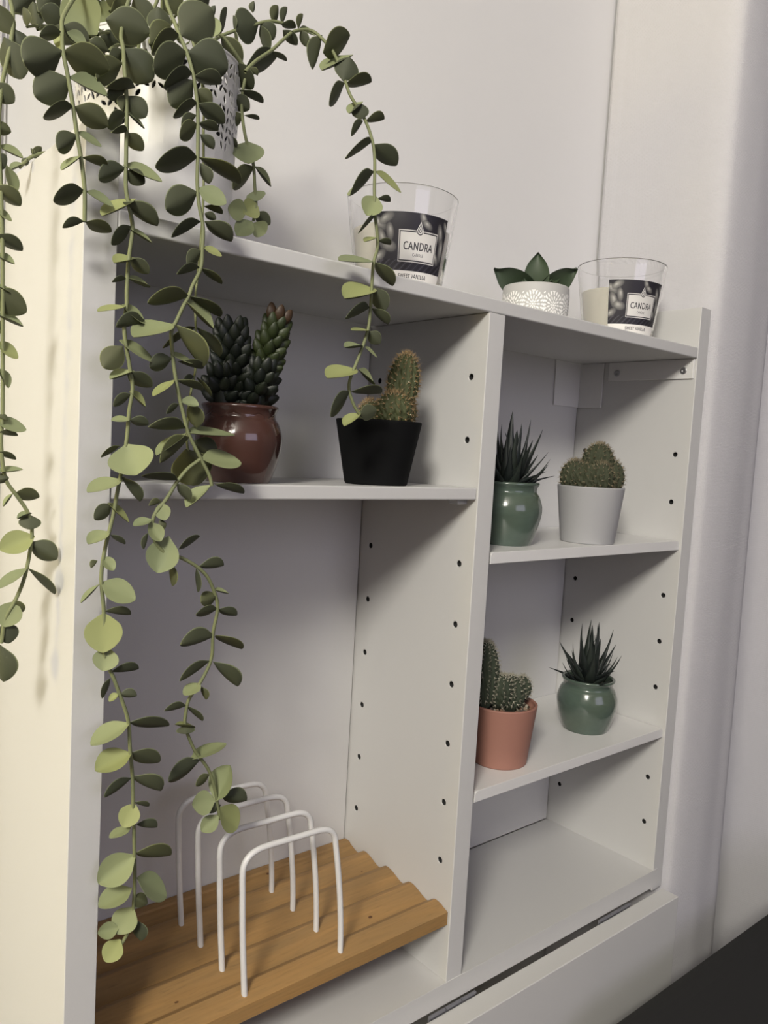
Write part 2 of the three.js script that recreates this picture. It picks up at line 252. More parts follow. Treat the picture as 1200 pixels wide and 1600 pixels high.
// ---- cacti: ribbed lobes covered in areoles and spines
function lobe(rx, ry, rz, ribs, depth) {
  const g = new THREE.SphereGeometry(1, 72, 40), p = g.attributes.position;
  for (let i = 0; i < p.count; i++) {
    const x = p.getX(i), y = p.getY(i), z = p.getZ(i), a = Math.atan2(z, x), h = Math.hypot(x, z);
    const k = 1 + depth * h * (Math.abs(Math.sin(a * ribs / 2)) - 0.55) + 0.03 * noise.noise(x * 3, y * 3, z * 3) + 0.5 * depth * h * Math.sin(y * 16 + 3 * Math.sin(a * ribs));
    p.setXYZ(i, x * k * rx, y * ry * (0.98 + 0.02 * k), z * k * rz);
  }
  g.computeVertexNormals(); return g;
}
function cactus(t, lobes, material, spine, areole, nPer, len) {
  const spines = [], dots = [];
  for (const [x, y, z, rx, ry, rz, tx = 0, tz = 0, ribs = 13] of lobes) {
    const m = part('lobe', lobe(rx, ry, rz, ribs, 0.12), material, t); m.position.set(x, y, z); m.rotation.set(tx, rnd(0, 1), tz); m.updateMatrix();
    const rows = Math.round(nPer * ry / 0.02);
    for (let j = 0; j < rows; j++) for (let i = 0; i < ribs; i++) {
      const th = 0.12 + (Math.PI * 0.72) * (j + 0.5 * (i % 2)) / rows, a = (i + 0.5) / ribs * 2 * Math.PI + rnd(-0.08, 0.08);
      const n = V(Math.sin(th) * Math.cos(a), Math.cos(th), Math.sin(th) * Math.sin(a)), p = V(n.x * rx * 1.03, n.y * ry, n.z * rz * 1.03).applyMatrix4(m.matrix), d = V(n.x / rx, n.y / ry, n.z / rz).normalize().transformDirection(m.matrix);
      dots.push([p, rnd(0.0004, 0.00065)]);
      for (let s = 0; s < 6; s++) spines.push([p, d.clone().add(V(rnd(-0.75, 0.75), rnd(-0.75, 0.75), rnd(-0.75, 0.75))).normalize(), len * rnd(0.5, 1.15)]);
    }
  }
  const mk = (name, geo, color, list, f) => { const im = new THREE.InstancedMesh(geo, mat(color, 0.7), list.length), m = new THREE.Matrix4(); list.forEach((e, i) => { f(m, e); im.setMatrixAt(i, m); }); im.name = name; im.userData.kind = 'stuff'; im.castShadow = im.receiveShadow = true; t.add(im); };
  const q = new THREE.Quaternion(), up = V(0, 1, 0);
  mk('areoles', new THREE.IcosahedronGeometry(1, 0), areole, dots, (m, [p, s]) => m.compose(p, q.identity(), V(s, s, s)));
  mk('spines', new THREE.ConeGeometry(0.00027, 1, 4).translate(0, 0.5, 0), spine, spines, (m, [p, d, l]) => m.compose(p, q.setFromUnitVectors(up, d), V(1, l, 1)));
}
{ // pale grey pot
  const t = thing('potted_cactus', 'round grey-green cactus with a bump on top in a matte pale grey pot', 'potted plant', [0.492, 0.3513, 0.118]);
  part('pot', lathe(taperProfile(0.0252, 0.0312, 0.0535)), mat([0.38, 0.38, 0.385], 0.55), t);
  part('soil', new THREE.CylinderGeometry(0.0275, 0.0268, 0.004, 40).translate(0, 0.0460, 0), M.soil, t);
  gravel(t, 0.026, 0.0482, 150, pebble);
  cactus(t, [[0.000, 0.0590, 0.0, 0.0205, 0.0195, 0.0205, 0, -0.1, 15], [0.0035, 0.0765, 0.003, 0.0138, 0.0175, 0.0138, 0.1, -0.15, 13], [-0.0145, 0.0610, -0.010, 0.0118, 0.0165, 0.0118, 0, 0.25, 12], [0.0145, 0.0620, 0.0095, 0.0130, 0.0180, 0.0130, 0, -0.2, 12], [-0.004, 0.060, 0.012, 0.012, 0.0165, 0.012, 0.2, 0.1, 12]], mat([0.045, 0.052, 0.026], 0.85), [0.24, 0.20, 0.12], [0.40, 0.38, 0.30], 10, 0.0042);
}
{ // terracotta pot
  const t = thing('potted_cactus', 'lumpy cactus with one tall stem in a matte terracotta pink pot', 'potted plant', [0.398, 0.1537, 0.108]);
  part('pot', lathe(taperProfile(0.0250, 0.0312, 0.0545)), mat([0.34, 0.165, 0.122], 0.6), t);
  part('soil', new THREE.CylinderGeometry(0.0275, 0.0268, 0.004, 40).translate(0, 0.0465, 0), M.soil, t);
  gravel(t, 0.026, 0.0486, 150, pebble);
  cactus(t, [[-0.0215, 0.080, -0.004, 0.0120, 0.0315, 0.0120, 0.0, 0.0, 12], [-0.009, 0.066, 0.004, 0.0115, 0.0165, 0.0115, 0, 0.2, 11], [0.004, 0.0620, 0.004, 0.0135, 0.0165, 0.0135, 0, -0.2, 12], [0.0165, 0.0655, 0.007, 0.0085, 0.0115, 0.0085, 0, -0.5, 10], [-0.003, 0.0600, -0.012, 0.0145, 0.0175, 0.0145, 0, 0, 12]], mat([0.034, 0.045, 0.026], 0.85), [0.36, 0.34, 0.26], [0.55, 0.53, 0.46], 11, 0.0040);
}
{ // black nursery pot
  const t = thing('potted_cactus', 'bristly yellow-green cactus with two arms in a plain black plastic pot', 'potted plant', [0.2295, 0.4029, 0.1155]); t.scale.setScalar(0.935);
  part('pot', lathe(taperProfile(0.0250, 0.0338, 0.0500)), mat([0.006, 0.0063, 0.0066], 0.8, { specularIntensity: 0.25 }), t);
  part('soil', new THREE.CylinderGeometry(0.030, 0.0285, 0.004, 40).translate(0, 0.0425, 0), M.soil, t);
  gravel(t, 0.028, 0.0446, 150, pebble);
  cactus(t, [[0.0175, 0.080, 0.006, 0.0118, 0.0250, 0.0118, 0.05, -0.22, 14], [0.0065, 0.0575, 0.0095, 0.0140, 0.0155, 0.0140, 0, 0.35, 14], [0.021, 0.0570, 0.0, 0.0125, 0.0180, 0.0125, 0, -0.1, 13], [-0.004, 0.0530, -0.004, 0.0105, 0.0130, 0.0105, 0, 0.5, 12]], mat([0.062, 0.072, 0.026], 0.75), [0.36, 0.25, 0.12], [0.62, 0.58, 0.44], 10, 0.0046);
}
{ // brown glazed jar with columns of thick scale leaves
  const t = thing('potted_succulent', 'dark green succulent with two thick scaly columns in a glossy brown jar pot', 'potted plant', [0.1135, 0.4029, 0.1155]);
  const k = 0.945; t.scale.setScalar(0.97);
  const zig = fieldTexture(256, (u, v) => { const a = Math.abs(((u * 9) % 1) - 0.5) * 2, e = Math.abs(v - (0.62 + 0.10 * a)); return 0.6 + 0.08 * noise.noise(u * 8, v * 8, 3) - 0.4 * Math.exp(-e * e * 4000); });
  part('pot', lathe(jarProfile(k)), mat([0.070, 0.032, 0.025], 0.14, { clearcoat: 0.7, clearcoatRoughness: 0.06, bumpMap: zig, bumpScale: 0.0006 }), t);
  gravel(t, 0.0225, 0.0450, 140, [[0.16, 0.07, 0.05], [0.25, 0.14, 0.09], [0.07, 0.05, 0.04], [0.30, 0.24, 0.18]]);
  const lg = new THREE.SphereGeometry(1, 8, 6); { const p = lg.attributes.position; for (let i = 0; i < p.count; i++) { const y = p.getY(i), s = 1 - 0.30 * Math.max(0, y) - 0.1 * Math.max(0, -y); p.setX(i, p.getX(i) * s); p.setZ(i, p.getZ(i) * s * 0.75); } lg.computeVertexNormals(); }
  const dark = [mat([0.009, 0.013, 0.007], 0.5), mat([0.012, 0.017, 0.008], 0.5), mat([0.007, 0.011, 0.007], 0.5)], lime = [mat([0.026, 0.038, 0.010], 0.5), mat([0.033, 0.046, 0.012], 0.5)], red = mat([0.055, 0.03, 0.013], 0.5);
  const up = V(0, 1, 0);
  function column(b, e, R0, R1, rows, per, tip) {
    const A = V(...b), B = V(...e), dir = V().subVectors(B, A).normalize(), qd = new THREE.Quaternion().setFromUnitVectors(up, dir);
    const c = part('stem', new THREE.CylinderGeometry(R1 * 0.55, R0 * 0.55, A.distanceTo(B), 10).applyQuaternion(qd).translate((A.x + B.x) / 2, (A.y + B.y) / 2, (A.z + B.z) / 2), dark[2], t);
    for (let j = 0; j <= rows; j++) for (let i = 0; i < per; i++) {
      const f = j / rows, R = R0 + (R1 - R0) * f, a = (i + 0.5 * (j % 2)) / per * 6.2832 + rnd(-0.1, 0.1), out = 0.95 - 0.55 * f * f;
      const d = V(Math.cos(a) * out, 0.62 + 0.55 * f * f, Math.sin(a) * out).normalize().applyQuaternion(qd);
      const q = A.clone().lerp(B, f).add(V(Math.cos(a) * R * 0.52, 0, Math.sin(a) * R * 0.52).applyQuaternion(qd)).addScaledVector(d, 0.0045);
      if (q.y < 0.0545 && Math.hypot(q.x, q.z) > 0.0165) continue;   // stays inside the mouth of the jar
      const m = part('leaf', lg, tip && f > 0.30 ? (f > 0.93 ? red : lime[(i + j) % 2]) : dark[(i + j) % 3], t);
      const s = (0.0068 - 0.0014 * f) * rnd(0.92, 1.1);
      m.position.copy(A).lerp(B, f).add(V(Math.cos(a) * R * 0.52, 0, Math.sin(a) * R * 0.52).applyQuaternion(qd)).addScaledVector(d, s * 0.55);
      m.quaternion.setFromUnitVectors(up, d); m.scale.set(s * 0.72, s * 1.12, s * 0.72);
    }
  }
  column([-0.006, 0.047, 0.000], [-0.0085, 0.0985, -0.001], 0.0155, 0.0125, 9, 7, false);
  column([0.008, 0.050, 0.001], [0.0235, 0.1095, 0.004], 0.0125, 0.0100, 10, 6, true);
  column([0.004, 0.046, 0.009], [0.007, 0.0740, 0.0135], 0.0130, 0.0095, 4, 7, false);
  column([-0.014, 0.046, 0.004], [-0.0195, 0.0690, 0.007], 0.0120, 0.0090, 3, 7, false);
}
{ // small broad-leaved succulent in a low pot with a lace print
  const t = thing('potted_succulent', 'small succulent with broad pointed leaves in a low grey pot with white lace print', 'potted plant', [0.4377, YT1, 0.08]);
  const lace = canvasTexture(1024, 160, (g, w, h) => {
    g.fillStyle = '#b9b8b4'; g.fillRect(0, 0, w, h); g.fillStyle = '#fdfcf8';
    const dot = (x, y, a, l, b) => { g.save(); g.translate(x, y); g.rotate(a); g.beginPath(); g.ellipse(0, 0, l, b, 0, 0, 7); g.fill(); g.restore(); };
    for (let k = 0; k < 10; k++) for (const [cx, cy] of [[(k + 0.5) * w / 10, 86]]) {
      for (const [r, n, l, b] of [[12, 8, 6, 2.6], [27, 13, 8, 3.2], [46, 20, 9, 3.6]]) for (let i = 0; i < n; i++) { const a = i / n * Math.PI * 2; dot(cx + Math.cos(a) * r, cy + Math.sin(a) * r, a, l, b); }
      dot(cx, cy, 0, 4, 4); for (let i = 0; i < 26; i++) { const a = i / 26 * Math.PI * 2; dot(cx + Math.cos(a) * 53, cy + Math.sin(a) * 53, a, 2.4, 2.4); }
      for (let i = 0; i < 7; i++) dot(k * w / 10 + 2, 40 + i * 17, 0.6 * (i % 2 ? 1 : -1), 6, 2.4);
    }
  });
  const low = [[0, 0.001], [0.026, 0.001], [0.0275, 0], [0.0285, 0.0015], [0.0302, 0.014], [0.0306, 0.028], [0.0302, 0.0352], [0.0294, 0.0366], [0.0280, 0.0364], [0.0275, 0.033], [0, 0.033]];
  const lp = lathe(low, 96); { const p = lp.attributes.position, q = lp.attributes.uv; for (let i = 0; i < p.count; i++) q.setY(i, Math.min(1, Math.max(0, p.getY(i) / 0.0366))); }
  part('pot', lp, mat([1, 1, 1], 0.6, { map: lace }), t);
  gravel(t, 0.026, 0.0335, 120, pebble);
  const broad = (L, W) => { const n = 14, m = 8, P = [], I = []; for (let s = 0; s < 2; s++) for (let j = 0; j <= n; j++) for (let i = 0; i <= m; i++) { const v = j / n, u = i / m * 2 - 1, w = W * Math.pow(Math.sin(Math.PI * Math.min(1, 0.22 + 0.78 * v)), 0.8) * (v > 0.75 ? 1 - 0.35 * (v - 0.75) / 0.25 : 1), th = 0.0016 * (1 - u * u) * Math.sin(Math.PI * (0.15 + 0.82 * v)); P.push(u * w, L * v, 0.16 * W * u * u * 2 - 0.10 * L * v * v + (s ? -th : th)); } const row = m + 1, S = row * (n + 1); for (let j = 0; j < n; j++) for (let i = 0; i < m; i++) { const a = j * row + i, b = a + 1, c = a + row, d = c + 1; I.push(a, b, d, a, d, c, S + a, S + d, S + b, S + a, S + c, S + d); } const g = new THREE.BufferGeometry(); g.setAttribute('position', new THREE.Float32BufferAttribute(P, 3)); g.setIndex(I); g.computeVertexNormals(); return g; };
  const G = [broad(0.036, 0.0125), broad(0.030, 0.0115)], lm = [mat([0.040, 0.062, 0.030], 0.5), mat([0.048, 0.072, 0.036], 0.5), mat([0.034, 0.054, 0.028], 0.5)];
  // azimuth in degrees round the plant (0 faces the room), lean from upright, length, which blade
  for (const [az, tilt, s, k, roll = 0] of [[-52, 0.26, 0.92, 0], [-128, 1.14, 1.12, 0, 0.85], [46, 1.00, 1.08, 0, -0.85], [66, 0.80, 0.95, 1], [-160, 0.75, 0.8, 1], [128, 0.62, 0.8, 0], [4, 1.05, 0.5, 1], [-100, 1.15, 0.5, 1]]) {
    const m = part('leaf', G[k], lm[Math.abs(az) % 3], t); m.rotation.order = 'YXZ'; m.rotation.set(tilt, az * Math.PI / 180, 0); m.position.set(Math.sin(az * Math.PI / 180) * 0.004, 0.0345, Math.cos(az * Math.PI / 180) * 0.004); m.rotateY(roll); m.scale.setScalar(s);
  }
}

// ---------------------------------------------------------------- candles in glass tumblers
const labelMap = canvasTexture(1024, 720, (g, w, h) => {
  const H = h * 0.80;
  g.fillStyle = '#efece6'; g.fillRect(0, 0, w, h);
  g.fillStyle = '#25232a'; g.fillRect(0, 0, w, H);
  g.save(); g.beginPath(); g.rect(0, 0, w, H); g.clip();
  // soft grey petals and dark folds printed on the band
  const petal = (x, y, a, l, b, c0, c1) => { g.save(); g.translate(x, y); g.rotate(a); g.scale(1, b / l); const q = g.createRadialGradient(-l * 0.25, -l * 0.2, l * 0.05, 0, 0, l); q.addColorStop(0, c0); q.addColorStop(0.75, c1); q.addColorStop(1, 'rgba(40,38,46,0)'); g.fillStyle = q; g.beginPath(); g.arc(0, 0, l, 0, 7); g.fill(); g.restore(); };
  for (const [x, y, a, l, b] of [[60, 120, 0.5, 130, 70], [150, 60, -0.4, 120, 60], [90, 280, 1.1, 150, 75], [190, 340, 0.2, 120, 70], [60, 430, -0.5, 110, 60], [190, 200, 1.4, 110, 60], [620, 60, 1.0, 100, 50], [690, 110, 0.4, 90, 45], [910, 180, 1.2, 140, 60], [960, 330, 1.5, 140, 60], [890, 420, 0.8, 100, 45], [1000, 90, 0.9, 90, 40]]) petal(x, y, a, l, b, 'rgba(190,188,180,0.95)', 'rgba(105,104,100,0.75)');
  for (let i = 0; i < 26; i++) { g.strokeStyle = i % 2 ? 'rgba(95,88,98,0.5)' : 'rgba(15,14,18,0.6)'; g.lineWidth = 6 + (i * 37 % 13); g.beginPath(); const x = i * 46 - 90; g.moveTo(x, H); g.bezierCurveTo(x + 60, H - 30, x + 70, H - 70, x + 150, H - 105); g.stroke(); }
  g.restore();
  // name plate
  g.fillStyle = '#d9d7d2'; g.fillRect(308, 172, 560, 318);
  g.fillStyle = '#2b2a30'; g.fillRect(318, 182, 540, 298); g.fillStyle = '#dedcd7'; g.fillRect(330, 194, 516, 274);
  const drop = (s, c) => { g.fillStyle = c; g.beginPath(); g.moveTo(588, 172 - 92 * s); g.bezierCurveTo(588 + 20 * s, 172 - 40 * s, 588 + 56 * s, 172 - 10 * s, 588 + 48 * s, 172 + 32 * s); g.bezierCurveTo(588 + 38 * s, 172 + 64 * s, 588 - 38 * s, 172 + 64 * s, 588 - 48 * s, 172 + 32 * s); g.bezierCurveTo(588 - 56 * s, 172 - 10 * s, 588 - 20 * s, 172 - 40 * s, 588, 172 - 92 * s); g.fill(); };
  drop(1.0, '#dedcd7'); drop(0.78, '#2b2a30'); drop(0.6, '#dedcd7'); drop(0.36, '#2b2a30'); drop(0.2, '#dedcd7');
  g.fillStyle = '#2a2930'; g.textAlign = 'center'; g.save(); g.translate(588, 366); g.scale(1.06, 1); g.font = '106px sans-serif'; g.lineWidth = 3; g.strokeStyle = '#2a2930'; g.strokeText('CANDRA', 0, 0); g.fillText('CANDRA', 0, 0); g.restore(); g.font = '44px sans-serif'; g.fillText('CANDLE', 588, 430);
  g.fillStyle = '#3a383c'; g.font = 'bold 58px sans-serif'; g.fillText('SWEET VANILLA', 540, h * 0.80 + 72);
});
const glass = mat([1, 1, 1], 0.02, { transmission: 1, thickness: 0.003, ior: 1.45, specularIntensity: 1 });
const waxMat = mat([0.97, 0.93, 0.80], 0.55), labelMat = mat([1, 1, 1], 0.5, { map: labelMap }), wick = mat([0.5, 0.46, 0.4], 0.9);
function candle(label, p, turn) {
  const t = thing('scented_candle', label, 'candle', p, 'candles on the top of the cabinet');
  const h = 0.0745, rb = 0.0325, rt = 0.0435, th = 0.0022, R = (y) => rb + (rt - rb) * Math.pow(y / h, 0.92);
  const out = [], inn = []; for (let i = 0; i <= 16; i++) { const y = 0.0015 + (h - 0.003) * i / 16; out.push([R(y), y]); inn.unshift([R(y) - th, Math.max(y, 0.0062)]); }
  part('glass_jar', lathe([[0, 0], [rb - 0.002, 0], [rb - 0.0006, 0.0005], ...out, [rt - 0.0002, h - 0.0006], [rt - 0.0010, h], [rt - 0.0018, h - 0.0004], ...inn.filter(([, y]) => y > 0.0063), [R(0.006) - th - 0.002, 0.0062], [0, 0.0060]], 96), glass, t);
  const wr = (y) => R(y) - th - 0.00015, top = 0.0485;
  part('wax', lathe([[0, 0.0063], [wr(0.0075) - 0.003, 0.0063], [wr(0.0078), 0.0078], ...[0.018, 0.028, 0.038, top - 0.001].map((y) => [wr(y), y]), [wr(top) - 0.001, top], [0.02, top - 0.0012], [0, top - 0.0015]], 72), waxMat, t);
  part('wick', tube([[0, top - 0.0015, 0], [0.0003, top + 0.004, 0], [0.0016, top + 0.0085, 0.0005]], 0.0007, 10, 6), wick, t);
  const a0 = turn - 0.75, a1 = turn + 0.75, y0 = 0.0035, y1 = 0.0545, n = 40, m = 8, P = [], U = [], I = [];
  for (let j = 0; j <= m; j++) for (let i = 0; i <= n; i++) { const y = y0 + (y1 - y0) * j / m, a = a0 + (a1 - a0) * i / n, r = R(y) + 0.00022; P.push(Math.sin(a) * r, y, Math.cos(a) * r); U.push(i / n, j / m); }
  for (let j = 0; j < m; j++) for (let i = 0; i < n; i++) { const a = j * (n + 1) + i; I.push(a, a + 1, a + n + 2, a, a + n + 2, a + n + 1); }
  const g = new THREE.BufferGeometry(); g.setAttribute('position', new THREE.Float32BufferAttribute(P, 3)); g.setAttribute('uv', new THREE.Float32BufferAttribute(U, 2)); g.setIndex(I); g.computeVertexNormals();
  part('label', g, labelMat, t, 'dark printed band with a pale name plate');
}
candle('vanilla candle in a clear tumbler behind the hanging eucalyptus strand', [0.2665, YT1, 0.085], -0.45);
candle('vanilla candle in a clear tumbler at the right end of the cabinet top', [0.5515, YT1, 0.0925], -0.49);

// ---------------------------------------------------------------- wooden rack with wire arches
{
  const x0 = 0.0186, x1 = 0.3058, zb = 0.0062, zf = 0.1447, yb = 0.0472;
  const t = thing('plate_rack', 'wooden plate rack with wavy top and four white wire arches', 'rack', [0.162, yb, 0.075]);
  const prof = []; const crest = 0.0369, per = 0.0312;
  for (let i = 0; i <= 132; i++) { const z = zb + (zf - zb) * i / 132; let f = ((z - crest) / per) % 1; if (f < 0) f += 1; const w = f < 0.66 ? 0.5 + 0.5 * Math.cos(Math.PI * f / 0.66) : 0.5 - 0.5 * Math.cos(Math.PI * (f - 0.66) / 0.34); prof.push([z, z < 0.014 ? 0.0624 : z > 0.138 ? 0.0572 + 0.0050 * Math.pow(w, 0.8) : 0.0572 + 0.0056 * Math.pow(w, 0.8)]); }
  const s = new THREE.Shape(); s.moveTo(zb, yb); s.lineTo(zf - 0.001, yb); s.lineTo(zf, yb + 0.001); for (let i = 132; i >= 0; i--) s.lineTo(...prof[i]); s.closePath();
  const g = new THREE.ExtrudeGeometry(s, { depth: x1 - x0, bevelEnabled: false }).applyMatrix4(new THREE.Matrix4().makeBasis(V(0, 0, 1), V(0, 1, 0), V(-1, 0, 0))).translate(x1, 0, 0);
  const p = g.attributes.position, uv = g.attributes.uv; for (let i = 0; i < p.count; i++) uv.setXY(i, p.getX(i) / 0.32, (p.getZ(i) + p.getY(i) * 0.9) / 0.25);
  const wood = canvasTexture(1024, 1024, (c, w, h) => {
    const im = c.createImageData(w, h);
    for (let y = 0; y < h; y++) for (let x = 0; x < w; x++) {
      const u = x / w, v = y / h, warp = 0.02 * noise.noise(u * 2.2, v * 5, 1), fine = noise.noise(u * 9, (v + warp) * 190, 3), mid = noise.noise(u * 3, (v + warp) * 46, 8), broad = noise.noise(u * 1.2, (v + warp) * 9, 4), fl = Math.max(0, noise.noise(u * 26, v * 320, 12) - 0.25);
      const k = 1 + 0.06 * fine + 0.07 * mid + 0.10 * broad - 0.22 * fl, i = (y * w + x) * 4;
      im.data[i] = 157 * k; im.data[i + 1] = 123 * k * (1 - 0.02 * mid); im.data[i + 2] = 77 * k * (1 - 0.06 * mid); im.data[i + 3] = 255;
    }
    c.putImageData(im, 0, 0);
    for (let i = 0; i < 14; i++) { const x = rnd(0, w), y = rnd(0, h), r = rnd(1.5, 4); c.fillStyle = 'rgba(60,30,12,0.75)'; c.beginPath(); c.ellipse(x, y, r * rnd(1, 3.2), r * 0.7, rnd(-0.1, 0.1), 0, 7); c.fill(); }
  });
  part('board', toCreasedNormals(g, 0.5).translate(-0.162, -yb, -0.075), mat([1, 1, 1], 0.5, { map: wood }), t);
  for (const x of [0.055, 0.26]) part('cleat', box(x - 0.01, x + 0.01, 0.0002, yb, 0.02, 0.055, 0.001).translate(-0.162, -yb, -0.075), M.white, t);
  for (const z of [0.0430, 0.0745, 0.1067, 0.1375]) {
    const yt = 0.1605 - (z < 0.06 ? 0.0015 : 0), a = [0.1226, 0.0555], b = [0.2022, 0.0555], pts = [];
    const leg = (bx, tx, s) => { const q = []; for (let i = 0; i <= 6; i++) { const f = i / 6; q.push([bx + (tx - bx) * Math.pow(f, 1.3) + s * 0.0012 * Math.sin(f * Math.PI), 0.0555 + (yt - 0.013 - 0.0555) * f, z]); } return q; };
    const L = leg(0.1228, 0.1170, -1), Rr = leg(0.2024, 0.1925, 1).reverse();
    const arc = (cx, cy, r, a0, a1) => { const q = []; for (let i = 1; i <= 5; i++) { const w = a0 + (a1 - a0) * i / 6; q.push([cx + Math.cos(w) * r, cy + Math.sin(w) * r, z]); } return q; };
    pts.push(...L, ...arc(0.117 + 0.012, yt - 0.0125, 0.012, Math.PI, Math.PI / 2), [0.131, yt, z], [0.154, yt - 0.0003, z], [0.179, yt - 0.0010, z], ...arc(0.1925 - 0.012, yt - 0.0135, 0.012, Math.PI / 2, 0), ...Rr);
    part('wire_arch', tube(pts, 0.00215, 140, 12).translate(-0.162, -yb, -0.075), M.metalWhite, t, 'white coated wire arch');
  }
}

// ---------------------------------------------------------------- hanging eucalyptus in a pierced white metal pot
const plant = thing('potted_eucalyptus', 'trailing artificial eucalyptus in a white metal pot with pierced lace rim', 'potted plant', [0.07, YT1, 0.075]);
{
  const H = 0.113, rb = 0.0455, rt = 0.0503, yl = 0.050, R = (y) => rb + (rt - rb) * y / H;
  const body = part('pot', lathe([[0, 0.0008], [rb - 0.002, 0.0008], [rb - 0.001, 0], [rb, 0.001], [R(yl), yl], [R(yl) - 0.0009, yl], [rb - 0.0009, 0.002], [0, 0.002]], 90), M.metalWhite, plant);
  const n = 36, dA = Math.PI * 2 / n, W = dA * 1, geos = [];
  for (let k = 0; k < n; k++) {
    const a0 = k * dA, s = new THREE.Shape(); s.moveTo(0, yl - 0.0005); s.lineTo(W, yl - 0.0005); s.lineTo(W, H); s.lineTo(0, H); s.closePath();
    for (let j = 0; j < 11; j++) for (let i = 0; i < 2; i++) {
      const y = H - 0.0055 - j * 0.0053, x = W * (0.27 + 0.47 * i) + rnd(-0.006, 0.006), ang = a0 + x;
      const floorY = H - 0.030 - 0.020 * Math.pow(Math.abs(Math.sin(ang * 2 + 0.4)), 1.5) + 0.006 * Math.sin(ang * 9);
      if (y < floorY || rnd() < 0.06) continue;
      const e = new THREE.Path(), rot = (i ? 0.7 : -0.7) + rnd(-0.45, 0.45) + (j % 2 ? 0.3 : -0.2), L = rnd(0.0023, 0.0031), B = rnd(0.0010, 0.00145), rr = 0.05;
      for (let q = 0; q <= 10; q++) { const w = -q / 10 * 2 * Math.PI, lx = Math.cos(w), ly = Math.sin(w) * (1 - 0.35 * lx * lx); const dx = ly * B * Math.cos(rot) - lx * L * Math.sin(rot), dy = ly * B * Math.sin(rot) + lx * L * Math.cos(rot); q ? e.lineTo(x + dx / rr, y + dy) : e.moveTo(x + dx / rr, y + dy); }
      s.holes.push(e);
    }
    const g = new THREE.ExtrudeGeometry(s, { depth: 1, bevelEnabled: false, curveSegments: 4 }), p = g.attributes.position;
    for (let i = 0; i < p.count; i++) { const a = a0 + p.getX(i), y = p.getY(i), r = R(y) - (p.getZ(i) > 0.5 ? 0 : 0.0008); p.setXYZ(i, Math.sin(a) * r, y, Math.cos(a) * r); }
    geos.push(g);
  }
  const lg = merge(geos); lg.computeVertexNormals();
  part('lace_rim', lg, M.metalWhite, body, 'pierced leaf-pattern rim');
  part('rim', new THREE.TorusGeometry(rt - 0.0003, 0.0009, 8, 90).rotateX(Math.PI / 2).translate(0, H, 0), M.metalWhite, body);
  part('dark_liner', lathe([[0, 0.004], [0.038, 0.004], [0.0445, 0.100], [0.0435, 0.101], [0.043, 0.094], [0, 0.094]], 48), mat([0.012, 0.012, 0.012], 0.7), plant);  // near-black liner, mostly unseen, placed to keep the lace holes dark
}
// leaf blade: rounded, slightly cupped, thin; length along +z, width along x, upper face +y, all of unit size
function bladeGeo(round, cup, curl) {
  const n = 14, m = 8, P = [], I = [], C = [];
  for (let s = 0; s < 2; s++) for (let j = 0; j <= n; j++) for (let i = 0; i <= m; i++) {
    const v = j === n - 1 ? 0.975 : Math.min(1, j / (n - 1) * 0.975 + (j === n ? 1 : 0)), u = [-1, -0.92, -0.6, -0.3, 0, 0.3, 0.6, 0.92, 1][i], q = Math.pow(v, round), w = 0.5 * Math.pow(Math.max(0, Math.sin(Math.PI * q)), 0.62) * Math.pow(Math.min(1, v / 0.32 + 0.14), 0.32) + (v < 0.06 ? 0.02 : 0);
    const y = cup * (Math.abs(u) * 0.6 + u * u * 0.4 - 0.4) * w - curl * v * v + (s ? -0.010 : 0.010) * (1 - 0.7 * u * u * u * u);
    P.push(u * w, y, v);
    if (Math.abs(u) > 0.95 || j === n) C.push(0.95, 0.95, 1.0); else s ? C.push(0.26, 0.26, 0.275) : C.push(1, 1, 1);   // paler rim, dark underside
  }
  const row = m + 1, S = row * (n + 1);
  for (let j = 0; j < n; j++) for (let i = 0; i < m; i++) { const a = j * row + i, b = a + 1, c = a + row, d = c + 1; I.push(a, c, d, a, d, b, S + a, S + d, S + c, S + a, S + b, S + d); }
  for (let j = 0; j < n; j++) for (const i of [0, m]) { const a = j * row + i, c = a + row; if (i) I.push(a, c, S + c, a, S + c, S + a); else I.push(a, S + c, c, a, S + a, S + c); }
  const g = new THREE.BufferGeometry(); g.setAttribute('position', new THREE.Float32BufferAttribute(P, 3)); g.setAttribute('color', new THREE.Float32BufferAttribute(C, 3)); g.setIndex(I); g.computeVertexNormals(); return g;
}
const blades = [bladeGeo(1.08, 0.28, 0.05), bladeGeo(1.22, 0.42, 0.10), bladeGeo(0.98, 0.16, 0.03)];
const leafMats = [M.leaf, M.leaf2, M.leaf, M.leaf3];
let count = 0;
